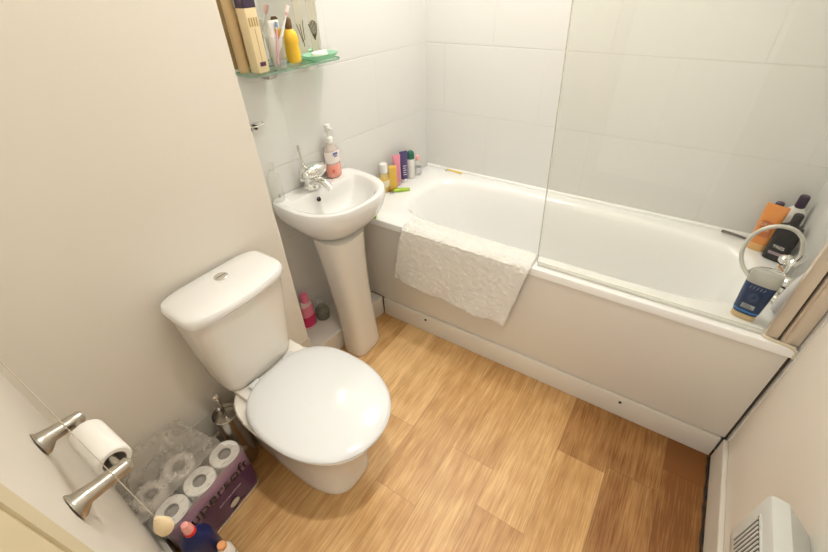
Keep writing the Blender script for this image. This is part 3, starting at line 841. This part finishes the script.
# shelf contents
cream = mat('cream_pack', (.74, .60, .36), .45, var=(18, .06))
t = thing('cream_lotion_box', 'tall cream carton with a dark plum top on the left of the shelf', 'carton', (.068, -1.052, SZ+.0005), .1)
obj('carton', bx(-.020, .020, -.021, .021, 0, .172, .002), cream, t)
obj('plum_top', bx(-.0204, .0204, -.0214, .0214, .172, .225, .002), M['plum'], t)
obj('plum_label', bx(.0198, .0208, -.010, .012, .018, .030, .0003, 1), col('plum_label', (.10, .03, .08)), t)
b_ = bmesh.new()
for k in range(4): bx(.0200, .0206, -.016+.009*k, -.011+.009*k, .125, .148, 0, 1, b_)
bx(.0200, .0205, -.0005, .001, .03, .12, 0, 1, b_)
obj('print', b_, col('brown_print', (.42, .28, .12)), t)
t = thing('tan_cylinder_pack', 'tan ribbed cylinder at the far left end of the shelf', 'pack', (.026, -1.083, SZ+.0005))
prof = [(.016, 0)]
for k in range(28): prof += [(.0175, .004+k*.0085), (.0168, .008+k*.0085)]
obj('body', lathe(prof, 24), mat('tan_pack', (.55, .39, .20), .5), t)
t = thing('honey_bottle', 'slim honey coloured bottle between tan cylinder and cream carton', 'bottle', (.046, -1.105+.032, SZ+.0005))
t.location = (.030, -1.040, SZ+.0005)
obj('body', lathe([(.012, 0), (.013, .003), (.013, .16), (.009, .172)], 20), mat('honey', (.62, .40, .14), .3), t)
obj('cap', lathe([(.010, .172), (.010, .20), (.008, .203)], 16), M['white'], t)
t = thing('glass_tumbler', 'clear glass tumbler holding toothbrushes on the shelf', 'tumbler', (.062, -.972, SZ+.0005))
obj('glass', loft([superring(0, 0, .024, .024, 0, 2, 32), superring(0, 0, .030, .030, .088, 2, 32), superring(0, 0, .0275, .0275, .088, 2, 32), superring(0, 0, .022, .022, .006, 2, 32)]), M['tumbler'], t)
def brush(label, p0, p1, m, mh, mb):
    v0, v1 = Vector(p0), Vector(p1)
    t = thing('toothbrush', label, 'toothbrush')
    d = (v1-v0)
    obj('handle', tube([v0, v0+d*.3, v0+d*.55, v0+d*.85], [.0050, .0062, .0045, .0028], 10, None, 1), m, t)
    obj('head', tube([v0+d*.84, v0+d*.88, v1], [.003, .0062, .0055], 12), mh, t)
    s = (v0+d*.94)+Vector((.006, -.004, .002))
    obj('bristles', tube([s-d*.055, s+d*.055], .0052, 8), mb, t)
    return t
brush('white and red toothbrush leaning right out of the tumbler', (.060, -.988, SZ+.009), (.062, -.897, SZ+.165), M['white'], col('pink_head', (.85, .55, .55)), mat('bristle', (.86, .70, .68), .7))
brush('pink toothbrush inside the tumbler', (.072, -.985, SZ+.009), (.058, -.950, SZ+.125), col('pink_handle', (.80, .35, .42)), M['white'], mat('bristle_blue', (.25, .35, .5), .7))
t = thing('toothpaste_tube', 'white toothpaste tube standing in the tumbler', 'tube', (.050, -.978, SZ+.010))
b_ = tube([(0, 0, 0), (0, 0, .018), (0, 0.004, .02), (0, .006, .06), (0, .010, .105)], [.008, .008, .014, .013, .010], 18)
obj('body', b_, M['white'], t)
obj('flat_end', bx(-.003, .003, .002, .040, .098, .122, .001, 1), M['white'], t)
t = thing('blue_toothbrush', 'dark blue toothbrush standing against the mirror by the cream carton', 'toothbrush')
obj('handle', tube([(.018, -.992, SZ+.006), (.016, -1.005, SZ+.08), (.014, -1.01, SZ+.12)], [.005, .0055, .003], 10), col('navy', (.03, .07, .16)), t)
obj('head', tube([(.014, -1.01, SZ+.118), (.013, -1.012, SZ+.15)], .0055, 10), M['white'], t)
t = thing('yellow_pump_bottle', 'rounded yellow bottle with a brown cap on the shelf', 'bottle', (.042, -.895, SZ+.0005))
obj('body', lathe([(.018, 0), (.023, .005), (.025, .03), (.022, .055), (.025, .062), (.023, .085), (.013, .10)], 26), mat('amber', (.85, .52, .04), .25), t)
obj('cap', lathe([(.010, .098), (.012, .104), (.012, .128), (.008, .134)], 18), col('brown_cap', (.16, .09, .04)), t)
t = thing('green_soap_dish', 'translucent green soap dish on the right end of the shelf', 'soap dish', (.062, -.800, SZ+.0005))
M['greengl'] = thin_glass('green_dish', (.68, .90, .76), .1, .05, milk=.42, milkcol=(.48, .78, .60))
obj('dish', loft([superring(0, 0, .034, .050, 0, 3.2, 40), superring(0, 0, .044, .066, .012, 3, 40), superring(0, 0, .048, .070, .017, 3, 40), superring(0, 0, .043, .064, .016, 3, 40), superring(0, 0, .032, .046, .004, 3, 40)]), M['greengl'], t)
tag(obj('soap_bar', loft([superring(.056, -.795, .016, .026, SZ+.0055, 3, 32), superring(.056, -.795, .019, .030, SZ+.009, 3, 32), superring(.056, -.795, .019, .030, SZ+.018, 3, 32), superring(.056, -.795, .014, .025, SZ+.023, 3, 32)]), M['white']), 'white bar of soap in the green dish', 'soap')

# the left wall runs at a slight angle: turn everything fixed to it with it
def regroup(objs, A, B, th, sc=1.0):
    T = Matrix.Translation(B) @ Matrix.Rotation(th, 4, 'Z') @ Matrix.Scale(sc, 4) @ Matrix.Translation(-Vector(A))
    for o in objs:
        m_ = T @ o.matrix_basis
        loc, q, scl = m_.decompose()
        o.location = loc; o.rotation_euler = q.to_euler(); o.scale = scl
def top(*names): return [o for o in COL.objects if o.parent is None and o.name.split('.')[0] in names]
TH = -math.atan(LS)
def onwall(y, z, y0, z0):
    # where the sight line through (0, y0, z0) from the door meets the wall
    k = (1.209+LS*1.948)/(1.209+LS*(y0+1.948))
    return (1.209-1.209*k, -1.948+(y0+1.948)*k, 1.547-(1.547-z0)*k, k)
bb = onwall(0, 0, -.902, .8455)
ped = [c for c in BASIN.children if c.name.startswith('pedestal')][0]
for c in BASIN.children:
    if c is ped: continue
    regroup([c], (0, -.902, .8455), (bb[0]+.001, bb[1], bb[2]+.009), TH, 1.05)
for o in top('basin_mixer_tap'):
    o.matrix_basis = Matrix.Translation((.040, -.930, .8455)) @ Matrix.Diagonal((1.25, 1.3, 1.12, 1)) @ Matrix.Translation((-.038, .930, -.8455))
regroup(top('basin_mixer_tap', 'soap_pump_bottle', 'clear_bottle'), (0, -.902, .8455), (bb[0]+.001, bb[1], bb[2]+.009), TH, 1.05)
mm_ = onwall(0, 0, -.92, 1.294)
regroup(top('wall_mirror', 'glass_shelf', 'cream_lotion_box', 'tan_cylinder_pack', 'honey_bottle', 'glass_tumbler', 'toothbrush', 'toothpaste_tube',
            'blue_toothbrush', 'yellow_pump_bottle', 'green_soap_dish', 'soap_bar'), (0, -.92, 1.294), mm_[:3], TH, 1.04)
tb = onwall(0, 0, -1.10, 1.135)
regroup(top('tumbler_bracket'), (0, -1.10, 1.135), tb[:3], TH, 1.0)
for c in top('toilet')[0].children:
    if c.name.split('.')[0] in ('cistern', 'cistern_lid', 'flush_button'): c.location.y -= .012; c.scale.z = 1.016
regroup(top('toilet'), (.06, -1.44, 0), (toilet_x(-1.44)+.012, -1.442, 0), -.025)

# ------------------------------------------------------------------ toilet brush
t = thing('toilet_brush', 'chrome toilet brush with ball-ended handle in a steel holder', 'toilet brush', (.143, -1.630, 0))
obj('holder', lathe([(.043, 0), (.044, .004), (.044, .285), (.0455, .289), (.043, .292), (.042, .286), (.041, .05)], 36, cap1=True), M['steel'], t)
obj('lid_disc', lathe([(.0405, .266), (.0405, .272), (.012, .276)], 32), M['satin'], t)
obj('handle', tube([(0, 0, .27), (0, 0, .375)], .0062, 12), M['steel'], t)
obj('ball_knob', lathe([(.004, .368), (.009, .373), (.012, .383), (.010, .393), (.002, .397)], 20), M['chrome'], t)

# ------------------------------------------------------------------ toilet roll multipack
M['purple'] = mat('purple_print', (.085, .025, .10), .30, coat=.4)
M['mauve'] = mat('mauve_print', (.30, .17, .24), .30, coat=.4)
pk = thing('toilet_roll_pack', 'plastic wrapped purple multipack of toilet rolls on the floor', 'toilet roll pack')
PX, PY0, PY1 = .335, -1.985, -1.672
ax = Vector((-.09, 1, 0)).normalized()      # pack runs slightly askew
def pp(s, d, z):   # s along pack (0..1 near->far), d depth from front face
    base = Vector((.292, -1.967, 0)); n = Vector((1, .09, 0)).normalized()
    return tuple(base + ax*(s*.315) - n*d + Vector((0, 0, z)))
def rollmesh(c, r, h, hole):
    return lathe([(hole, 0), (r-.003, 0), (r, .003), (r, h-.003), (r-.003, h), (hole, h), (hole, .002)], 36, c, cap0=False, cap1=False)
RR = .0515
for i, s in enumerate((.165, .5, .835)):
    for j, d in enumerate((.062, .168)):
        if j == 1 and i == 2: continue
        for k in range(2):
            c = pp(s, d, .004+k*.101)
            hz = -.018 if j == 1 else 0
            r_ = obj('toilet_roll', rollmesh((c[0], c[1], c[2]), RR, .099, .0225), M['paper'], pk)
            if k == 1: obj('card_core', lathe([(.0222, 0), (.0222, .097), (.020, .097), (.020, .085), (.001, .084)], 28, (c[0], c[1], c[2]), cap0=True, cap1=True), M['card'], r_)
# printed wrapper front: rounded face following the rolls
rows = []
for a in range(15):
    row = []
    f = a/14
    for i in range(41):
        s = i/40
        corner = 0
        if s < .12: corner = (.12-s)/.12
        if s > .88: corner = (s-.88)/.12
        d = -.001 + .045*(1-math.sqrt(max(0, 1-corner**2))) + .006*(1-math.cos((s*3-.5)*2*PI))*.5
        zt = .012*math.sin(f*PI)
        bulge = .004*math.sin(f*PI)
        row.append(pp(s, d-bulge + (.010*(f-.86)/.14 if f > .86 else 0), .004+f*.205))
    rows.append(row)
obj('wrapper_front', grid(rows), M['mauve'], pk)
# dark purple rounded panel on the wrapper front
rows = []
for a in range(13):
    row = []
    f = a/12
    for i in range(31):
        u = -1+2*i/30; v = -1+2*f
        k = (abs(u)**4+abs(v)**4)**.25 if (u or v) else 0
        m_ = max(abs(u), abs(v))
        sc = m_/k if k > 0 else 1
        s = .60+u*.36*sc; z = .080+v*.068*sc
        corner = 0
        if s > .88: corner = (s-.88)/.12
        d = -.001 + .045*(1-math.sqrt(max(0, 1-corner**2))) + .006*(1-math.cos((s*3-.5)*2*PI))*.5
        ff = (z-.004)/.205
        row.append(pp(s, d-.004*math.sin(ff*PI)-.0015, z))
    rows.append(row)
obj('purple_panel', grid(rows), M['purple'], pk)
obj('white_base_band', grid([[pp(s/20, -.0035-.0+ (.045*(1-math.sqrt(max(0, 1-(max(.12-s/20, s/20-.88, 0)/.12)**2)))), z) for s in range(21)] for z in (.001, .009)]), M['white'], pk)
xd = Vector(pp(1, 0, 0))-Vector(pp(0, 0, 0))
text('supersoft', .066, M['black'], pk, frame_mtx(Vector(pp(.50, -.0095, .172)), xd, (0, 0, 1)), 'lettering', .0006, 1.02)
text('cushioned softness', .012, col('pale_letters', (.6, .5, .6)), pk, frame_mtx(Vector(pp(.60, -.0075, .105)), xd, (0, 0, 1)), 'lettering', .0003, 1.0)
sm = frame_mtx(Vector(pp(.60, -.0075, .052)), xd, (0, 0, 1))
b_ = lathe([(.017, 0), (.017, .0008), (.001, .0010)], 24, (0, 0, 0), 1.15, .9); bmesh.ops.transform(b_, matrix=sm, verts=b_.verts)
obj('round_emblem', b_, col('emblem_cream', (.62, .58, .46)), pk)
# crinkled transparent film over top and loose end behind
rows = []
for a in range(44):
    row = []
    f = a/43
    for i in range(56):
        s = -.03+(1.05-.17*f)*i/55
        d = .004+f*.112
        z = .2085+.006*math.sin(s*40)*math.sin(f*30)+.010*abs(noise.noise(Vector((s*9, f*9, 2))))+.004*abs(noise.noise(Vector((s*28, f*28, 5))))
        if f < .06: z -= (.06-f)*.12
        row.append(pp(s, d, z))
    rows.append(row)
obj('clear_film', grid(rows), M['film'], pk)
rows = []
for a in range(40):
    row = []
    f = a/39
    for i in range(60):
        s = -.05+(.95-.10*f)*i/59
        d = .100+f*.135
        cr_ = noise.noise(Vector((s*7, f*6, 2)))*.022+abs(noise.noise(Vector((s*15, f*12, 5))))*.018+abs(noise.noise(Vector((s*34, f*28, 9))))*.004
        z = .212+f*.115*math.sin(min(1, (s+.05)*3.5)*PI/2)*(1-.45*max(0, s-.45)) + cr_*min(1, f*6+.15)
        row.append(pp(s+.02*noise.noise(Vector((f*5, s*4, 4))), min(d, .262+.06*(1-s)), z))
    rows.append(row)
obj('loose_wrap', grid(rows), thin_glass('crinkled_wrap', (.94, .92, .89), .13, .2, milk=.36, milkcol=(.66, .61, .54)), pk)

# bottles at the pack's near end
t = thing('navy_bottle', 'navy cleaner bottle with red collar and pink cap by the roll pack', 'bottle', (.364, -1.925, 0), 1.2)
obj('body', loft([superring(0, 0, .044, .030, 0, 3, 40), superring(0, 0, .046, .032, .005, 3, 40), superring(0, 0, .046, .032, .190, 3, 40), superring(0, 0, .040, .029, .218, 2.8, 40), superring(0, 0, .022, .019, .242, 2.2, 40), superring(0, 0, .013, .013, .252, 2, 40)]), mat('navy_body', (.010, .016, .09), .3), t)
obj('collar', lathe([(.0155, .250), (.0165, .252), (.0165, .262), (.0150, .264)], 24), col('red_collar', (.70, .02, .02)), t)
obj('cap', lathe([(.0145, .263), (.0145, .285), (.011, .292), (.010, .300), (.003, .303)], 22), col('cap_rose', (.82, .36, .32)), t)
t = thing('striped_bottle', 'grey and white striped bottle at the front of the navy bottle', 'bottle', (.432, -1.895, 0))
obj('body', lathe([(.020, 0), (.022, .004), (.022, .15), (.014, .17)], 24), M['white'], t)
for k in range(4):
    band(t, col('grey_stripe', (.12, .11, .11)), .0223, .11-.02*k, .118-.02*k, name='stripe')
obj('cap', lathe([(.013, .168), (.013, .185), (.010, .188)], 18), col('orange_cap', (.75, .35, .15)), t)

# ------------------------------------------------------------------ toilet roll holder on the near wall
t = thing('toilet_roll_holder', 'chrome two-armed toilet roll holder on the near wall', 'toilet roll holder')
HZ = .812
def arm(x):
    yb = near_y(x)+.001; ye = -1.938+.0
    p = tube([(x, yb, HZ-.004), (x, yb+.004, HZ-.004), (x, yb+.010, HZ-.003), (x, yb+.022, HZ), (x, yb+.045, HZ-.003), (x, ye+.008, HZ-.005), (x, ye+.014, HZ-.006)],
             [.027, .027, .022, .0165, .0150, .0140, .0090], 24, None, 0)
    return p
for x in (.322, .515):
    obj('arm', arm(x), M['satin'], t)
obj('spindle', tube([(.332, -1.941, HZ-.005), (.505, -1.941, HZ-.005)], .0065, 12), M['satin'], t)
r_ = rollmesh((0, 0, 0), .032, .116, .0215)
mt = Matrix.Translation((.361, -1.941, HZ-.0185)) @ Matrix.Rotation(PI/2, 4, 'Y')
bmesh.ops.transform(r_, matrix=mt, verts=r_.verts)
tr_ = thing('toilet_roll', 'part-used white toilet roll on the chrome holder', 'toilet roll')
obj('paper', r_, M['paper'], tr_)
r_ = lathe([(.0213, .0005), (.0213, .1155), (.0200, .1155), (.0200, .0005)], 28, cap0=False, cap1=False)
bmesh.ops.transform(r_, matrix=mt, verts=r_.verts)
obj('card_core', r_, M['card'], tr_)
# light pull cord
t = thing('light_pull_cord', 'thin white light cord with a cream knob beside the roll holder', 'pull cord', (.632, -1.955, .725))
obj('cord', tube([(0, 0, .05), (0, 0, CEIL-.725)], .0007, 8), mat('cord_beige', (.66, .60, .50), .7), t)
obj('knob', lathe([(.008, 0), (.014, .005), (.0155, .020), (.010, .036), (.003, .052)], 20), mat('cream_knob', (.80, .64, .40), .4), t)

# ------------------------------------------------------------------ heater on the right wall
t = thing('wall_heater', 'white wall heater with a louvred grille on the right wall', 'heater')
Y0, Y1 = -1.62, -1.222
prof = [(1.699, .40), (1.640, .40), (1.606, .43), (1.600, .46), (1.600, .628), (1.603, .635), (1.608, .637), (1.634, .634), (1.699, .560)]
bm = loft([[(x, Y0, z) for x, z in prof], [(x, Y1, z) for x, z in prof]])
bmesh.ops.bevel(bm, geom=[e for e in bm.edges if abs(e.verts[0].co.y-e.verts[1].co.y) < .01], offset=.003, segments=2, affect='EDGES')
obj('casing', bm, M['offwhite'], t)
g = obj('grille', bx(1.5965, 1.6005, -1.50, Y1-.030, .475, .600, .001, 1), M['offwhite'], t)
obj('grille_recess', bx(1.5958, 1.5968, -1.495, Y1-.035, .480, .595), mat('grille_shadow', (.10, .08, .06), .7), g)
for k in range(23):
    y = Y1-.040-k*.0105
    obj('louvre', bx(1.5935, 1.5960, y-.0022, y+.0022, .480, .595, .0006, 1), M['offwhite'], t)

for o in top('razor'): o['group'] = 'razors on the bath ledge'
for o in top('toothbrush', 'blue_toothbrush'): o['group'] = 'toothbrushes on the glass shelf'
